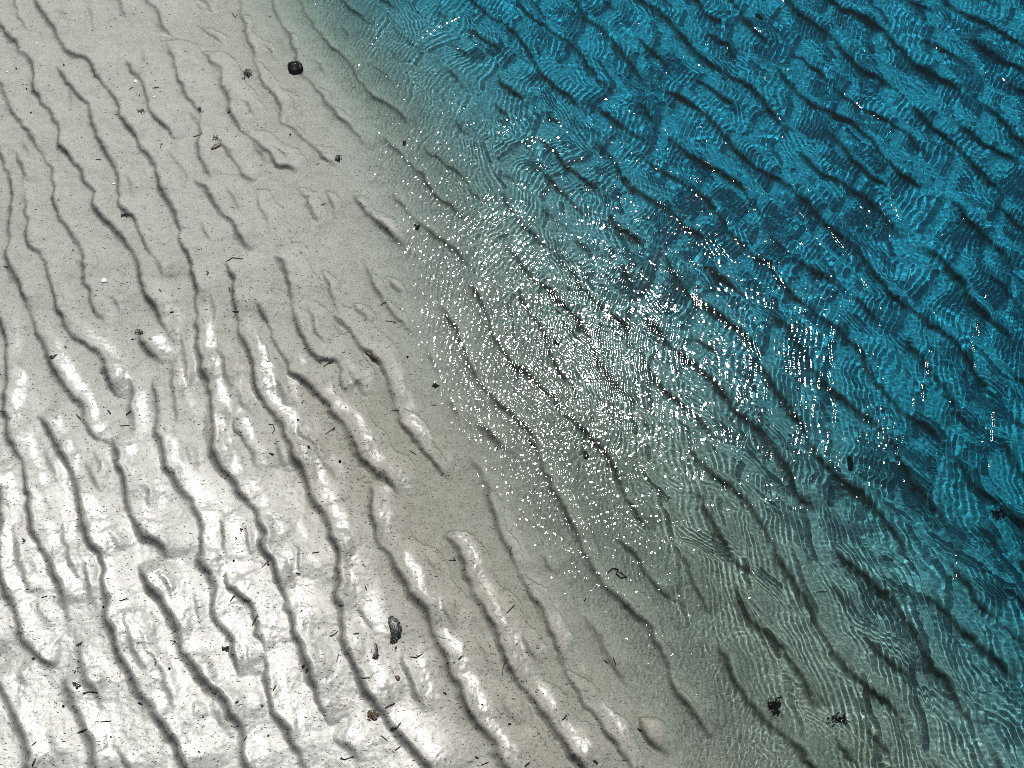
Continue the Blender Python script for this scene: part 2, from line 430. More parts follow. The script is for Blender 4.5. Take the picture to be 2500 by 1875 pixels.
W += sstep(-.01, .12, ws)*sstep(.42, .08, ws)*field(wx, wy, .0050, 84, (math.radians(75), 1.8))*.00010   # choppy little wavelets over the shallows
W = W*wf
tint = .32*sstep(-.12, .34, ws)+.68*sstep(-.10, .46, bl)

iz = np.clip(np.searchsorted(xs, wx), 1, len(xs)-1); jz = np.clip(np.searchsorted(ys, wy), 1, len(ys)-1)
depth = W-Z[np.ix_(jz, iz)]
thin = blur(np.where(depth < .0022, 1.0, 0.0), 3) > .02
water = grid('water', wx, wy, W, (ws > -.22) & ~thin, {'tint': tint})
film = grid('thin_water_film', wx, wy, W, (ws > -.22) & thin & (depth > -.004), {'tint': tint}); film['kind'] = 'structure'
water['kind'] = 'structure'
water.cycles.is_caustics_caster = True; sand.cycles.is_caustics_receiver = True

# ------------------------------------------------------------------ materials
def mat(n):
    m = bpy.data.materials.new(n); m.use_nodes = True; m.node_tree.nodes.clear()
    return m, m.node_tree.nodes, m.node_tree.links
def node(N, t, **kw):
    n = N.new(t)
    for k, v in kw.items(): setattr(n, k, v)
    return n
def noise(N, L, vec, scale, detail=2, rough=.5):
    n = N.new('ShaderNodeTexNoise'); n.inputs['Scale'].default_value = scale; n.inputs['Detail'].default_value = detail
    n.inputs['Roughness'].default_value = rough; L.new(vec, n.inputs['Vector']); return n.outputs[0]
def ramp(N, L, src, stops):
    r = N.new('ShaderNodeValToRGB'); L.new(src, r.inputs[0]); e = r.color_ramp.elements
    while len(e) < len(stops): e.new(.5)
    for k, (p, c) in enumerate(stops): e[k].position = p; e[k].color = (*c, 1) if len(c) == 3 else c
    return r.outputs[0]
def mixc(N, L, fac, a, b, mode='MIX'):
    m = N.new('ShaderNodeMix'); m.data_type = 'RGBA'; m.blend_type = mode
    for s, v in ((m.inputs[0], fac), (m.inputs[6], a), (m.inputs[7], b)):
        if isinstance(v, (int, float)): s.default_value = v
        elif isinstance(v, tuple): s.default_value = (*v, 1)
        else: L.new(v, s)
    return m.outputs[2]
def mth(N, L, op, a, b=None, clamp=False):
    m = N.new('ShaderNodeMath'); m.operation = op; m.use_clamp = clamp
    for s, v in ((m.inputs[0], a), (m.inputs[1], b)):
        if v is None: continue
        if isinstance(v, (int, float)): s.default_value = v
        else: L.new(v, s)
    return m.outputs[0]

m, N, L = mat('wet_rippled_sand')
out = N.new('ShaderNodeOutputMaterial'); bs = N.new('ShaderNodeBsdfPrincipled'); L.new(bs.outputs[0], out.inputs[0])
tc = N.new('ShaderNodeTexCoord').outputs['Object']
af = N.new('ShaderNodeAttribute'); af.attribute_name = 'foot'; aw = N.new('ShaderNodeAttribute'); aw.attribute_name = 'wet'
grain = noise(N, L, tc, 900, 2, .7); grain2 = noise(N, L, tc, 380, 3, .7); patch = noise(N, L, tc, 6, 3); blot = noise(N, L, tc, 60, 4, .65)
c0 = mixc(N, L, patch, (.375, .376, .338), (.44, .44, .405))
c1 = mixc(N, L, 1.0, c0, ramp(N, L, grain, [(.36, (.36, .36, .35)), (.52, (1, 1, 1)), (.70, (1.0, 1, 1))]), 'MULTIPLY')
c2 = mixc(N, L, 1.0, c1, ramp(N, L, grain2, [(.30, (.55, .55, .53)), (.48, (1, 1, 1))]), 'MULTIPLY')
c3 = mixc(N, L, 1.0, c2, ramp(N, L, blot, [(.30, (.80, .79, .75)), (.55, (1, 1, 1))]), 'MULTIPLY')
# dark organic silt and painted shade along the foot of the steep faces
silt_shade = mth(N, L, 'MULTIPLY', af.outputs['Fac'], ramp(N, L, noise(N, L, tc, 520, 3, .8), [(.34, (1.1,)*3), (.60, (.45,)*3)]), True)
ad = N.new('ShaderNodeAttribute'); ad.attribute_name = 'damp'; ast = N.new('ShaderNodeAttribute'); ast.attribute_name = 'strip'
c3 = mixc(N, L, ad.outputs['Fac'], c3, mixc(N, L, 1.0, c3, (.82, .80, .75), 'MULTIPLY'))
c4 = mixc(N, L, silt_shade, c3, (.075, .074, .058))
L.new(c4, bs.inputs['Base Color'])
bs.inputs['Roughness'].default_value = .62; bs.inputs['Specular IOR Level'].default_value = .35
L.new(aw.outputs['Fac'], bs.inputs['Coat Weight']); bs.inputs['Coat IOR'].default_value = 1.72
L.new(mth(N, L, 'SUBTRACT', .46, mth(N, L, 'MULTIPLY', ast.outputs['Fac'], .20)), bs.inputs['Coat Roughness'])
bsum = mth(N, L, 'ADD', mth(N, L, 'MULTIPLY', grain, .5), mth(N, L, 'ADD', grain2, mth(N, L, 'MULTIPLY', blot, 2.0)))
bp = N.new('ShaderNodeBump'); bp.inputs['Strength'].default_value = 1; bp.inputs['Distance'].default_value = .0011
L.new(bsum, bp.inputs['Height']); L.new(bp.outputs[0], bs.inputs['Normal'])
bp2 = N.new('ShaderNodeBump'); bp2.inputs['Strength'].default_value = 1; bp2.inputs['Distance'].default_value = .0006
L.new(bsum, bp2.inputs['Height']); L.new(bp2.outputs[0], bs.inputs['Coat Normal'])
sand.data.materials.append(m)

m, N, L = mat('clear_blue_water')
out = N.new('ShaderNodeOutputMaterial')
at = N.new('ShaderNodeAttribute'); at.attribute_name = 'tint'
tcol = ramp(N, L, at.outputs['Fac'], [(0, (1.0, 1.0, .99)), (.32, (.73, .86, .84)), (.55, (.54, .79, .84)), (1, (.16, .69, .89))])
rf = N.new('ShaderNodeBsdfRefraction'); rf.inputs['IOR'].default_value = 1.33; rf.inputs['Roughness'].default_value = 0
L.new(mixc(N, L, 1.0, tcol, (1.26, 1.26, 1.26), 'MULTIPLY'), rf.inputs['Color'])
gl = N.new('ShaderNodeBsdfGlossy'); gl.inputs['Roughness'].default_value = .035
wtc = N.new('ShaderNodeTexCoord').outputs['Object']; gb = N.new('ShaderNodeBump'); gb.inputs['Strength'].default_value = 1; gb.inputs['Distance'].default_value = .0010
L.new(noise(N, L, wtc, 120, 1, .4), gb.inputs['Height']); L.new(gb.outputs[0], gl.inputs['Normal'])
fr = N.new('ShaderNodeFresnel'); fr.inputs['IOR'].default_value = 1.33
mx = N.new('ShaderNodeMixShader'); L.new(fr.outputs[0], mx.inputs[0]); L.new(rf.outputs[0], mx.inputs[1]); L.new(gl.outputs[0], mx.inputs[2])
L.new(mx.outputs[0], out.inputs[0]); water.data.materials.append(m)

m, N, L = mat('thin_clear_water')
out = N.new('ShaderNodeOutputMaterial')
at = N.new('ShaderNodeAttribute'); at.attribute_name = 'tint'
tcol = ramp(N, L, at.outputs['Fac'], [(0, (1.0, 1.0, .99)), (.32, (.73, .86, .84)), (.55, (.54, .79, .84)), (1, (.16, .69, .89))])
tr = N.new('ShaderNodeBsdfTransparent'); L.new(tcol, tr.inputs['Color'])
gl = N.new('ShaderNodeBsdfGlossy'); gl.inputs['Roughness'].default_value = .035
wtc = N.new('ShaderNodeTexCoord').outputs['Object']; gb = N.new('ShaderNodeBump'); gb.inputs['Strength'].default_value = 1; gb.inputs['Distance'].default_value = .0010
L.new(noise(N, L, wtc, 120, 1, .4), gb.inputs['Height']); L.new(gb.outputs[0], gl.inputs['Normal'])
mx = N.new('ShaderNodeMixShader'); mx.inputs[0].default_value = .03; L.new(tr.outputs[0], mx.inputs[1]); L.new(gl.outputs[0], mx.inputs[2])
L.new(mx.outputs[0], out.inputs[0]); film.data.materials.append(m)

# ------------------------------------------------------------------ small materials for what lies on the sand
def simple(n, c, rough=.6, c2=None, scale=400, lo=.4, hi=.6, bump=.0006, spec=.5, coat=0):
    m, N, L = mat(n); out = N.new('ShaderNodeOutputMaterial'); b = N.new('ShaderNodeBsdfPrincipled'); L.new(b.outputs[0], out.inputs[0])
    tc = N.new('ShaderNodeTexCoord').outputs['Object']; n1 = noise(N, L, tc, scale, 3, .65)
    L.new(ramp(N, L, n1, [(lo, c), (hi, c2 or tuple(v*1.6 for v in c))]), b.inputs['Base Color'])
    b.inputs['Roughness'].default_value = rough; b.inputs['Specular IOR Level'].default_value = spec; b.inputs['Coat Weight'].default_value = coat
    bp = N.new('ShaderNodeBump'); bp.inputs['Strength'].default_value = .8; bp.inputs['Distance'].default_value = bump
    L.new(n1, bp.inputs['Height']); L.new(bp.outputs[0], b.inputs['Normal']); return m
M_STONE = simple('black_stone', (.003, .003, .003), .5, (.010, .008, .007), 300, bump=.001, spec=.12)
M_SANDED = simple('sand_speckled_stone', (.012, .018, .018), .4, (.42, .41, .37), 420, .57, .62, bump=.001)
M_BROWN = simple('brown_leaf', (.030, .018, .010), .5, (.085, .055, .032), 260, bump=.001)
M_WEED = simple('dark_seaweed', (.010, .012, .008), .5, (.030, .028, .016), 300)
M_TWIG = simple('dark_stem', (.018, .017, .012), .7, (.045, .040, .028), 300)
M_RUST = simple('rusty_crumbs', (.07, .045, .02), .7, (.16, .11, .06), 300)
M_SHELL = simple('white_shell', (.72, .71, .66), .35, (.84, .83, .80), 200)

def finish(name, verts, faces, material, loc, parent=None, sm=True):
    """mesh with its origin at loc (layout units); verts are given relative to loc"""
    me = bpy.data.meshes.new(name); me.from_pydata([tuple(v) for v in verts], [], faces); me.update()
    for p in me.polygons: p.use_smooth = sm
    me.materials.append(material)
    o = bpy.data.objects.new(name, me); col.objects.link(o)
    if parent is None: o.location = Vector(loc)*UNIT; o.scale = (UNIT,)*3
    else: o.parent = parent; o.location = Vector(loc)
    return o
def tag(o, label, cat, group=None):
    o['label'] = label; o['category'] = cat
    if group: o['group'] = group
    return o
def cpts(spec):
    """'crop:x,y x,y' in enlarged-crop pixels -> photo pixels"""
    c, pp = spec.split(':'); ox, oy = C[int(c)]
    return [(ox+float(a.split(',')[0])*K, oy+float(a.split(',')[1])*K) for a in pp.split()]
def dome(outline, height, seed, rough=.12, rings=7, flat=.5, sub=5):
    """rounded lump over an outline (photo pixels): returns verts, faces, centre"""
    W3 = np.array([onsand(*p) for p in outline]); cen = W3.mean(0); rr = random.Random(seed)
    P = W3[:, :2]-cen[:2]; n = len(P); pts = []
    for i in range(n):
        a, b, c, d = P[i-1], P[i], P[(i+1) % n], P[(i+2) % n]
        for t in np.arange(sub)/sub:
            pts.append(.5*((2*b)+(c-a)*t+(2*a-5*b+4*c-d)*t*t+(3*b-a-3*c+d)*t**3))
    pts = np.array(pts); pts *= (1+np.array([rr.uniform(-rough, rough)*.5 for _ in pts]))[:, None]; n = len(pts)
    V = []; F = []
    for k in range(rings):
        f = 1-k/rings; h = height*(1-f**2)**flat
        for i in range(n):
            x, y = pts[i]*f; j = rr.uniform(-rough, rough)*height*.6 if k else 0
            V.append((x, y, ground(cen[0]+x, cen[1]+y)-cen[2]+h+j-(.0012 if k == 0 else -.0002)))
    V.append((0, 0, height*1.02+ground(cen[0], cen[1])-cen[2]))
    for k in range(rings-1):
        for i in range(n):
            a = k*n+i; b = k*n+(i+1) % n; F.append((a, b, b+n, a+n))
    for i in range(n): F.append(((rings-1)*n+i, (rings-1)*n+(i+1) % n, rings*n))
    area = sum(pts[i][0]*pts[(i+1) % n][1]-pts[(i+1) % n][0]*pts[i][1] for i in range(n))
    if area < 0: F = [f[::-1] for f in F]
    return V, F, cen
def oval(x, y, a, b, ang, n=10, seed=0, j=.1):
    rr = random.Random(seed); t = math.radians(ang); o = []
    for k in range(n):
        q = 2*math.pi*k/n; r = 1+rr.uniform(-j, j); u = a*r*math.cos(q); v = b*r*math.sin(q)
        o.append((x+u*math.cos(t)-v*math.sin(t), y+u*math.sin(t)+v*math.cos(t)))
    return o
def tube(V, F, path, rads, sides=6):
    b0 = len(V); n = len(path)
    for i, p in enumerate(path):
        d = np.array(path[min(i+1, n-1)])-np.array(path[max(i-1, 0)]); d = d/(np.linalg.norm(d)+1e-9)
        u = np.cross(d, (0, 0, 1)); u = u/(np.linalg.norm(u)+1e-9); v = np.cross(u, d)
        for k in range(sides):
            a = 2*math.pi*k/sides; V.append(tuple(np.array(p)+rads[i]*(u*math.cos(a)+v*math.sin(a))))
    for i in range(n-1):
        for k in range(sides):
            a = b0+i*sides+k; b = b0+i*sides+(k+1) % sides; F.append((a, b, b+sides, a+sides))
    F.append(tuple(b0+k for k in range(sides))[::-1]); F.append(tuple(b0+(n-1)*sides+k for k in range(sides)))
MPP = .00072     # metres (layout) per photo pixel
def twig(path, width, label, name='twig', cat='twig', group=None, material=None, seed=0):
    rr = random.Random(len(label)*7+int(path[0][0])); P = []
    for a, b in zip(path[:-1], path[1:]):
        for t in np.arange(4)/4: P.append((a[0]+(b[0]-a[0])*t, a[1]+(b[1]-a[1])*t))
    P.append(path[-1]); G = [onsand(x+rr.uniform(-.5, .5), y+rr.uniform(-.5, .5)) for x, y in P]; c = G[len(G)//2]
    r = width*MPP*.43; n = len(G)
    path3 = [(g[0]-c[0], g[1]-c[1], g[2]-c[2]+r*.9) for g in G]
    rads = [r*(.45+.55*math.sin(math.pi*(i+.6)/(n+.2))**.6)*rr.uniform(.8, 1.2) for i in range(n)]
    V = []; F = []; tube(V, F, path3, rads)
    o = finish(name, V, F, material or M_TWIG, c); return tag(o, label, cat, group)

# --- the black stone and the two stones half buried in the lower middle
V, F, c = dome(oval(721, 169, 21, 17, 5, 12, 3, .08), .0105, 1, .10, 9)
st = finish('stone', V, F, M_STONE, c); tag(st, 'black rounded stone lying at the edge of the blue water, the largest near the top', 'stone')
for k, (x, y, a, b) in enumerate([(722, 166, 3.2, 1.1), (733, 164, 1.3, 1.2), (719, 157, 3, .9), (724, 157, 1.2, .9), (732, 161, .9, .7), (719, 170, .9, .6)]):
    X0, Y0, Z0 = onsand(x, y); vx = []; fx = []
    dx, dy = X0-c[0], Y0-c[1]; rr2 = math.hypot(dx/(19*MPP), dy/(15*MPP)); hz = .0108*math.sqrt(max(.05, 1-rr2*rr2))
    for q in range(8):
        t = q*math.pi/4; vx.append((a*MPP*.8*math.cos(t)*.9, a*MPP*.8*.4*math.cos(t)+b*MPP*.8*math.sin(t), 0))
    vx += [(v[0]*.5, v[1]*.5, .0009) for v in vx[:8]]
    for q in range(8): fx.append((q, (q+1) % 8, (q+1) % 8+8, q+8))
    fx.append(tuple(range(8, 16)))
    finish('barnacle_glint', vx, fx, M_SHELL, (dx, dy, hz), st)  # raised white specks that stand for the small glints on the stone
V, F, c = dome(cpts('6:330,712 372,700 418,760 417,820 372,880 345,872 345,800'), .006, 5, .2, 8, .6, 6)
tag(finish('stone', V, F, M_SANDED, c), 'dark wet stone speckled with sand, pointed at its lower end, half buried in the sand', 'stone')
V, F, c = dome(cpts('6:244,872 262,872 270,966 228,970 246,930'), .004, 6, .2, 6, .6, 5)
tag(finish('stone', V, F, M_SANDED, c), 'small boot-shaped dark stone half buried beside the larger sand-speckled stone', 'stone')
V, F, c = dome(oval(967, 1581, 3, 6, 25, 8, 9), .002, 16, .2, 5)
tag(finish('stone', V, F, M_SANDED, c), 'tiny oblong dark stone just below the large sand-speckled stone', 'stone')

# --- leaves, bark, and two dark chips that stand for holes in the sand
for spec, h, mt, name, lab, cat in [
    ('1:1332,945 1350,920 1375,910 1398,898 1402,915 1385,935 1355,948', .0028, M_BROWN, 'leaf', 'glossy brown curled leaf lying across the upper ripples, shaped like a pod', 'leaf'),
    ('5:180,612 205,622 240,640 262,668 268,688 245,685 218,665 198,640', .003, M_BROWN, 'bark_piece', 'long dark brown bark flake beside a ripple crest left of the sparkling water', 'bark'),
    ('5:603,845 625,818 640,828 660,838 645,852 632,860 618,848', .0025, M_BROWN, 'leaf', 'small jagged reddish brown leaf at the left edge of the sparkling water', 'leaf'),
    ('5:1212,1180 1228,1188 1248,1215 1268,1240 1252,1242 1230,1225', .0022, M_BROWN, 'leaf', 'narrow brown leaf lying diagonally under the lower edge of the sparkling water', 'leaf'),
    ('5:1560,1275 1580,1262 1602,1300 1590,1322 1570,1318', .0022, M_BROWN, 'leaf', 'blunt brown leaf under sparkling water, right of the narrow diagonal leaf', 'leaf'),
    ('4:420,910 440,900 446,918 438,938 425,930', .0022, M_BROWN, 'leaf', 'small reddish brown leaf under clear grey water above the dark torn leaf', 'leaf'),
    ('4:492,1420 510,1438 538,1430 530,1455 518,1472 500,1460', .0025, M_WEED, 'leaf', 'dark torn leaf under rippled grey water below the small reddish leaf', 'leaf'),
    ('4:0,985 20,982 30,1005 18,1022 -6,1018', .0025, M_WEED, 'leaf', 'crumpled dark leaf in the shallows below and right of the black stone', 'leaf'),
    ('6:372,1078 398,1072 408,1098 396,1112 378,1096', .002, M_BROWN, 'leaf', 'small brown leaf on white wet sand below the sand-speckled stone', 'leaf'),
    ('3:478,888 500,868 525,858 520,872 502,886', .002, M_TWIG, 'bark_piece', 'small dark bark flake on the bright sand at lower left, above the curled ripple', 'bark'),
    ('3:198,965 225,955 222,970 205,974', .0018, M_TWIG, 'bark_piece', 'tiny dark bark flake in the lower left beside a hooked ripple end', 'bark'),
    ('2:310,655 340,640 365,635 348,655 330,668', .002, M_WEED, 'bark_piece', 'ragged dark flake where two ripples meet on the left sand', 'bark'),
    ('8:1066,1330 1088,1320 1104,1370 1100,1420 1075,1415 1068,1375', .004, M_WEED, 'seaweed', 'upright dark blot of seaweed under the blue water at right', 'seaweed'),
    ('7:488,150 520,165 540,190 525,198 500,178', .004, M_WEED, 'seaweed', 'small dark scrap of seaweed under the blue water near the top', 'seaweed'),
    ('3:868,1246 886,1240 905,1250 900,1262 884,1254', .0018, M_TWIG, 'bark_piece', 'square dark chip on the white sand near the bottom left ripples', 'bark'),
    ('3:1650,1258 1668,1262 1666,1274 1652,1270', .0016, M_TWIG, 'bark_piece', 'square dark chip on the bright sand at bottom middle', 'bark'),
    ('5:1370,550 1395,565 1420,600 1395,610 1372,580', .002, M_WEED, 'leaf', 'dark thin leaf under the glittering water in the middle', 'leaf')]:
    V, F, c = dome(cpts(spec), h, len(lab), .18, 5, .6, 4); tag(finish(name, V, F, mt, c), lab, cat)

# --- small pebbles and shells
for x, y, r, lab in [(253, 1482, 3.0, 'black pebble on the bright lower left sand between two long ripples'), (414, 1632, 3.6, 'black comma-shaped pebble right of the long curved ripple at lower left'),
    (1262, 1573, 2.4, 'round black pebble on a white wet ripple crest right of the speckled stone'), (1196, 1578, 2.2, 'round black pebble on tan sand right of the speckled stone'),
    (1710, 1767, 2.6, 'round black pebble under grey water at lower right'), (156, 159, 2.6, 'tiny dark pebble on the upper left sand'), (40, 168, 2.4, 'tiny dark pebble near the upper left edge'),
    (65, 217, 2.4, 'tiny dark pebble below the upper left ripple'), (709, 331, 3.0, 'dark pebble in the shallows below the black stone'), (155, 1724, 3.2, 'dark pebble on white sand at bottom left'),
    (655, 1378, 3, 'dark pebble among the bright ripples left of the speckled stone'), (571, 1369, 3, 'dark pebble on bright sand in the lower left middle'), (1177, 1720, 2.6, 'tiny brown pebble on a tan ripple at bottom middle'),
    (271, 1799, 2.6, 'dark pebble near the bottom edge at left'), (655, 1796, 2.6, 'dark pebble near the bottom edge left of centre'), (995, 873, 3.4, 'dark pebble beside the long bark flake'), (830, 1127, 4, 'dark rough pebble on tan sand in the middle')]:
    V, F, c = dome(oval(x, y, r, r*.85, 20, 8, int(x), .2), r*MPP*1.1, int(y), .12, 5); tag(finish('pebble', V, F, M_STONE, c), lab, 'pebble', 'dark pebbles scattered on the sand')
for x, y, a, b, ang, lab in [(331, 199, 4.6, 4.2, 0, 'round white shell on grey sand in the upper left'), (254, 686, 8, 6, -15, 'largest white shell, beside a short ripple on the left'),
    (376, 237, 4, 2.2, -30, 'small chipped white shell beside dark weed in the upper left'), (133, 1454, 5, 4.6, 0, 'round white shell on the lower left sand beside a bent stem'), (278, 449, 5, 2.6, -10, 'thin pale shell lying on the left sand between two ripples'),
    (596, 78, 2.6, 2.6, 0, 'tiny white shell near the top left of the black stone'), (876, 116, 3, 2.6, 0, 'tiny white shell under shallow blue-grey water at top'), (90, 106, 2.8, 2.2, 0, 'tiny white shell near the top left corner ripples'), (17, 176, 3.2, 1.8, 10, 'tiny white shell on the sand at the upper left edge'), (590, 318, 3.2, 2, -30, 'tiny white shell above the brown curled leaf')]:
    V, F, c = dome(oval(x, y, a, b, ang, 12, int(x), .06), min(a, b)*MPP*.8, int(y), .05, 6); tag(finish('shell', V, F, M_SHELL, c), lab, 'shell', 'white shells on the sand')

# --- seaweed tufts
def tuft(x, y, rx, ry, n, label, material, name='seaweed', seed=0, thick=1.6, cat='seaweed'):
    rr = random.Random(seed); c = onsand(x, y); V = []; F = []
    for k in range(n):
        px_, py_ = x+rr.gauss(0, rx*.4), y+rr.gauss(0, ry*.4); a = rr.uniform(0, 6.3); path = []; rads = []
        m_ = rr.randint(4, 7)
        for i in range(m_):
            g = onsand(px_, py_); path.append((g[0]-c[0], g[1]-c[1], g[2]-c[2]+.0008+rr.uniform(0, .0022)))
            rads.append(thick*MPP*.5*rr.uniform(.5, 1.3)); a += rr.uniform(-.9, .9); px_ += 2.2*math.cos(a); py_ += 2.2*math.sin(a)
            px_ = x+max(-rx, min(rx, px_-x)); py_ = y+max(-ry, min(ry, py_-y))
        tube(V, F, path, rads, 5)
    return tag(finish(name, V, F, material, c), label, cat, 'seaweed tufts')
tuft(603, 183, 13, 14, 26, 'ragged dark seaweed tuft left of the black stone', M_WEED, seed=1)
tuft(826, 389, 8, 8, 18, 'small brown seaweed tuft in the shallows at the ripple end', M_BROWN, seed=2)
tuft(911, 1746, 13, 10, 40, 'patch of rusty brown crumbs and weed on white sand near the bottom', M_RUST, seed=3, thick=2)
tuft(305, 524, 9, 5, 16, 'dark weed caught at the head of a branching ripple on the left', M_WEED, seed=4)
tuft(340, 811, 10, 5, 16, 'dark weed heap at the start of a short ripple at left middle', M_WEED, seed=5)
tuft(188, 1672, 10, 9, 14, 'dark weed knot where a lower left ripple breaks', M_WEED, seed=6)
tuft(551, 1584, 8, 5, 18, 'dark weed knot on a sand hollow in the lower left middle', M_WEED, seed=7)
tuft(1889, 1733, 16, 24, 60, 'large dark seaweed clump under grey rippled water at lower right', M_WEED, seed=8, thick=2.4)
tuft(2425, 1274, 18, 16, 40, 'wide dark seaweed clump under blue water near the right edge', M_WEED, seed=9, thick=2.4)
tuft(2045, 1765, 30, 16, 34, 'long olive seaweed clump under the water near the bottom right', M_WEED, seed=10, thick=2.2)
tuft(530, 338, 12, 5, 10, 'thin dark weed scraps left of the brown curled leaf', M_WEED, seed=12)
tuft(490, 268, 7, 5, 8, 'small weed scrap on the upper left sand', M_WEED, seed=13)
tuft(345, 272, 12, 4, 12, 'flat weed scrap below the chipped white shell', M_WEED, seed=14)
twig(cpts('6:1720,430 1750,404 1785,410 1775,440 1800,465 1835,462 1815,440 1785,425'), 4, 'brown curled strand of seaweed lying in the grey shallows', 'seaweed', 'seaweed', 'seaweed tufts', M_BROWN)

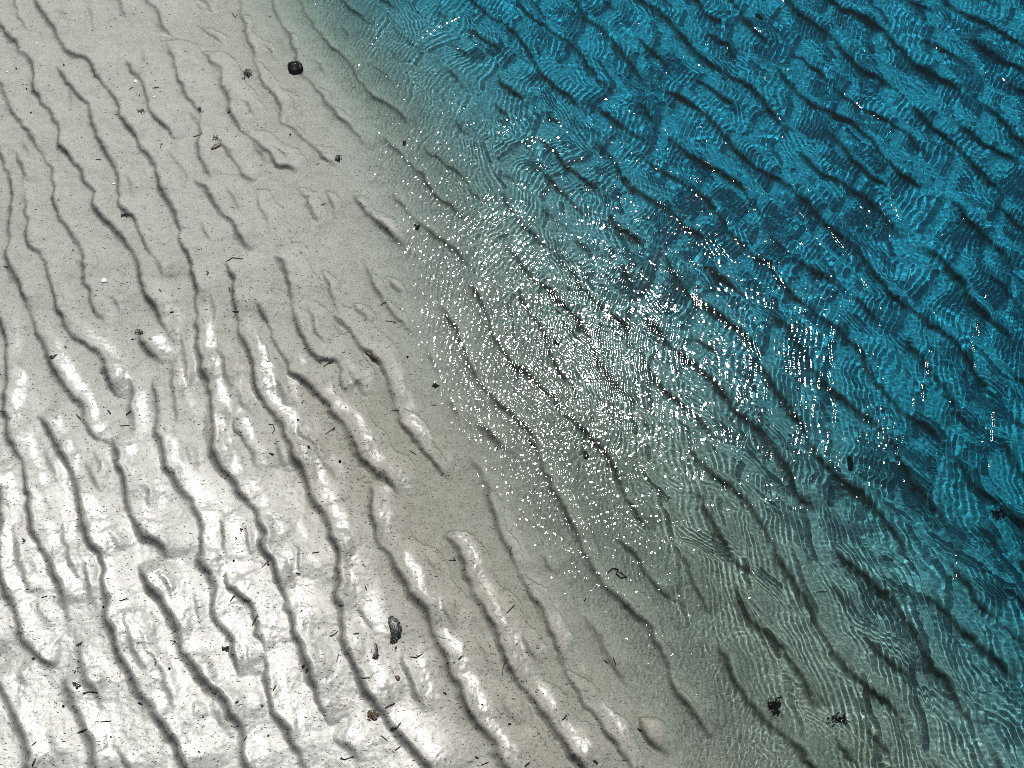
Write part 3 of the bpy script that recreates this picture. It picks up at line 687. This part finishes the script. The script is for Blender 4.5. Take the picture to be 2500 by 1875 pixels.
# --- single stems and twigs
TW = """
3:492,1436 550,1414|3.4|straight dark twig on the bright sand near the bottom left
3:755,602 805,586|2.6|short straight twig crossing the long ripple at lower left
3:262,582 300,570|2.4|small bent stem beside the round white shell at lower left
3:1078,852 1112,858 1088,880|2.2|thin stem bent into a sharp V at lower left
3:1660,390 1702,346|2.6|slanting twig on bright sand left of the speckled stone
3:1458,604 1484,568|3|short thick twig at the top of a branching ripple
3:1630,690 1612,730 1596,758|3|dark jointed twig on the side of a curved ripple
3:2085,826 2120,812 2138,792|2.6|thin stem with a raised tip left of the boot-shaped stone
3:1728,1168 1750,1134|2.8|slanting twig at the foot of a ripple at the bottom middle
3:1976,298 2022,293|2.6|short level twig on the bright crest above the speckled stone
3:980,1008 988,982|3|short upright dark bit right of the lower left ripple
3:470,1060 478,1042|3|short upright dark bit above the broken ripple at lower left
3:140,205 160,222 142,228|3.4|small forked dark bit on the left sand
3:200,1518 232,1490|2.6|slanting twig on the bottom left ripple
3:205,1648 225,1600|4|dark twig at the very bottom left
3:640,1366 705,1362|2.4|level stem across a broken ripple at bottom left
3:525,1185 580,1175 620,1182|3|curved stem at the break of the lower left ripple
3:1545,1486 1562,1458|3|short slanting twig at the end of a bottom ripple
3:1912,1020 1928,1008|5|dark crumb beside a ripple at bottom middle
3:1938,1048 1948,1030|5|second dark crumb just below the first beside the same ripple
3:2130,985 2142,945|2.2|hair-thin upright stem left of the tan ripple
3:1900,430 1875,425|3|short stub on the white crest right of a short ripple
3:1530,165 1520,145 1540,150|3|hooked dark bit on the bright sand of the lower middle
3:1492,215 1498,205 1486,198|2.4|tiny hook of stem on bright sand below the hooked bit
3:1268,1562 1255,1552|3|small dark bit near the bottom edge
3:1490,1248 1510,1236|3.2|small slanting dark bit on the bottom sand
3:1905,668 1915,660|3.4|small crumb of stem on the white sand above a ripple
2:484,1018 512,1046|3.4|dark chip of stem on the left sand beside an oval hollow
2:684,990 702,1012|3.6|dark chip of stem between two left ripples
2:800,1020 828,992|3.6|dark slanting chip right of a left ripple end
2:758,1090 790,1084 822,1088|2.4|long level stem on the left sand between ripples
2:1700,1078 1728,1080 1740,1110 1722,1138|2.6|long crooked stem on the tan sand in the middle left
2:2052,710 2082,690 2108,668|3|curved stem below the white wet patch left of the bark flake
2:1430,52 1470,26 1540,34|3.6|long brown stem arched over the start of a ripple
2:1306,108 1320,120 1308,136|3|small hooked stem on the left middle sand
2:1470,362 1510,366|2.6|thin level stem crossing a ripple in the middle left
2:1450,240 1456,228 1448,210|3|small kinked stem on the middle left sand
2:1075,372 1100,366|3.4|dark level chip above a glossy patch on the left
2:830,542 848,540|3.4|small dark chip beside the weed heap at left middle
2:940,538 966,538|2.6|thin level chip right of the weed heap
2:420,595 412,585|4|dark crumb on the left sand near the meeting ripples
2:2060,1140 2120,1100 2110,1120|2.4|long thin crooked stem on tan sand above the pooled glare
2:1010,228 1020,238|4|dark crumb at the foot of a short ripple at left
2:1880,1050 1890,1052|5|dark crumb on a crest left of the tan stretch
2:1705,1262 1735,1270|4|small dark crumb group on the middle sand
2:1945,1215 1960,1225|5|dark crumb on the long white crest in the middle
2:2,998 30,996|2.4|thin stem at the left edge of the sand
2:20,80 60,84|2.4|thin level stem near the left edge higher up
1:815,568 842,552|2.4|small stem on the upper left sand right of the round shell
1:968,560 1005,552|2.8|small level stem in the upper left right of a ripple
1:1222,866 1262,856 1280,838|2.6|long thin arched stem left of the brown curled leaf
1:1015,938 1022,912 1032,910|2.6|hooked thin stem below the upper ripple end
1:1470,90 1490,118 1505,95|2.4|thin bent stem near the top edge left of the black stone
1:1705,118 1716,112|3|small dark bit near the top above the black stone
1:190,716 202,710|3.6|small dark crumb on the upper left sand between ripples
1:880,598 886,610|3|tiny slanting stem below the round shell
1:605,1008 640,1012|2.2|thin stem on the left sand between ripples
1:1440,712 1455,708|3.4|small dark bit right of an upper ripple
1:2000,1050 2020,1040|2.4|thin stem in the shallows below the small seaweed tuft
1:2030,1300 2060,1290|2.4|thin curved stem under shallow grey water
6:312,1280 345,1262 375,1250|3.4|curved dark stem on the white sand below the speckled stone
6:345,1415 360,1405 385,1408 412,1372|3.4|forked dark twig at the head of a bottom ripple
6:330,1490 300,1465 288,1455|2.4|thin slanting stem left of the forked twig
6:470,955 510,960 548,938|3|long thin stem on tan sand right of the boot-shaped stone
6:160,1090 215,1088|3|level twig on the ripple below the boot-shaped stone
6:1080,680 1130,628|2.6|thin pale-edged stem slanting over tan sand in the lower middle
6:1052,1080 1060,1010 1075,990|2|hair-thin upright stem on tan sand in the lower middle
6:1435,1355 1460,1326|3.8|short thick twig at the crest of the right-hand ripple
6:1905,1412 1938,1418|3.4|level twig under the grey water at lower right of centre
6:1695,985 1722,1000|2.6|thin slanting stem beside the grey ripple in the shallows
6:1755,965 1772,1012|2.6|thin dark stem just right of another in the shallows
6:1100,300 1112,258|2.6|thin slanting stem near the dark shallow band
6:880,1590 905,1595|4|dark chip near the bottom edge in the tan stretch
6:920,1640 965,1622|2.8|forked thin stem near the bottom edge of the tan stretch
6:1195,1648 1225,1624|3.8|thick bent twig at the bottom edge of the middle
6:1630,1610 1655,1628|4.4|dark crumb at the bottom right of the tan stretch
6:40,1590 28,1600 60,1604 110,1588|2.8|looped thin stem on white sand at the bottom
6:375,1548 410,1522|3|short slanting twig on white sand left of a bottom ripple
6:775,970 800,950|3.6|dark slanting chip on the long white crest in the lower middle
6:1090,1378 1110,1382|3.6|dark crumb on the long pale crest near the bottom
6:20,632 50,630|2.4|thin level stem left of the boot-shaped stone
6:185,510 195,530|3|tiny kinked stem above the boot-shaped stone
6:110,812 145,806|3.2|dark chip on the pale crest left of the boot-shaped stone
6:715,345 760,350 745,330|3|small forked stem on tan sand in the upper part of the lower middle
6:700,1190 680,1180|4|dark crumb on tan sand at the left of the middle crest
6:1570,612 1580,595|3.4|small dark upright bit on a shallow ripple
5:285,328 320,305|2.6|thin slanting stem on the grey sand left of the sparkles
5:312,428 350,430 380,440|2.6|thin level stem above the long bark flake
5:1385,380 1420,412|2.6|straight thin stem under the glittering water near the blue
5:690,400 715,425 720,460|2.2|thin curved stem among the first sparkles
5:355,992 400,990|2.4|thin level stem on tan sand below the bark flake
5:470,1245 510,1275|2.4|thin slanting stem beside the shaded ripple in the middle
5:600,960 635,965|2.4|thin level stem just left of the sparkles
5:1010,1225 1030,1250|2.6|thin stem at the lower edge of the sparkles
9:870,572 945,574|2.4|long level stem under the rippled water at lower right
4:1080,820 1110,800|3|dark slanting stem under the water at the wave front
"""
for l in TW.strip().split('\n'):
    sp, wd, lab = l.split('|'); twig(cpts(sp), float(wd), lab, group='stems and twigs strewn on the sand')

# --- uncountable fine litter: hair-like bits of weed, and shell grit
rl = np.random.default_rng(77); V = []; F = []
def strew(count, lo, hi, wid, dark=True):
    V = []; F = []; k = 0; o0 = onsand(900, 1100)
    while k < count:
        x = rl.uniform(-60, 2200); y = rl.uniform(-60, 1940)
        lim = np.interp(y, [0, 400, 900, 1400, 1875], [1000, 1300, 1450, 1700, 2000])
        if x > lim: continue
        dens = .25+.75*np.clip((x*.35+y-350)/1000, 0, 1)
        if x > lim-420: dens *= .35
        if rl.random() > dens: continue
        k += 1; g = onsand(x, y); L_ = rl.uniform(lo, hi)**1*MPP; a = rl.uniform(0, 6.3) if rl.random() < .6 else rl.normal(-.2, .6); b = rl.normal(0, .5); w_ = wid*MPP*rl.uniform(.5, 1.2)*.5
        p0 = np.array([g[0]-o0[0], g[1]-o0[1]]); prev = []
        b0 = len(V)
        for i, t in enumerate((-.5, 0, .5)):
            q = p0+np.array([math.cos(a+b*t*2), math.sin(a+b*t*2)])*L_*t; n_ = np.array([-math.sin(a), math.cos(a)])*w_*(1 if i == 1 else .5)
            z = ground(q[0]+o0[0], q[1]+o0[1])-o0[2]
            V += [(q[0]-n_[0], q[1]-n_[1], z-.0003), (q[0], q[1], z+w_*1.4+.0004), (q[0]+n_[0], q[1]+n_[1], z-.0003)]
        for i in (0, 3): F += [(b0+i, b0+i+1, b0+i+4, b0+i+3), (b0+i+1, b0+i+2, b0+i+5, b0+i+4)]
    return V, F, o0
V, F, c = strew(8000, 1.5, 9, 1.0)
o = finish('weed_litter', V, F, M_TWIG, c, sm=False); o['kind'] = 'stuff'; tag(o, 'fine dark bits of weed and stem strewn over the rippled sand', 'litter')
V, F, c = strew(700, 2, 4.5, 3.0)
o = finish('shell_grit', V, F, M_SHELL, c, sm=False); o['kind'] = 'stuff'; tag(o, 'fine white shell grit sprinkled over the rippled sand', 'shell grit')
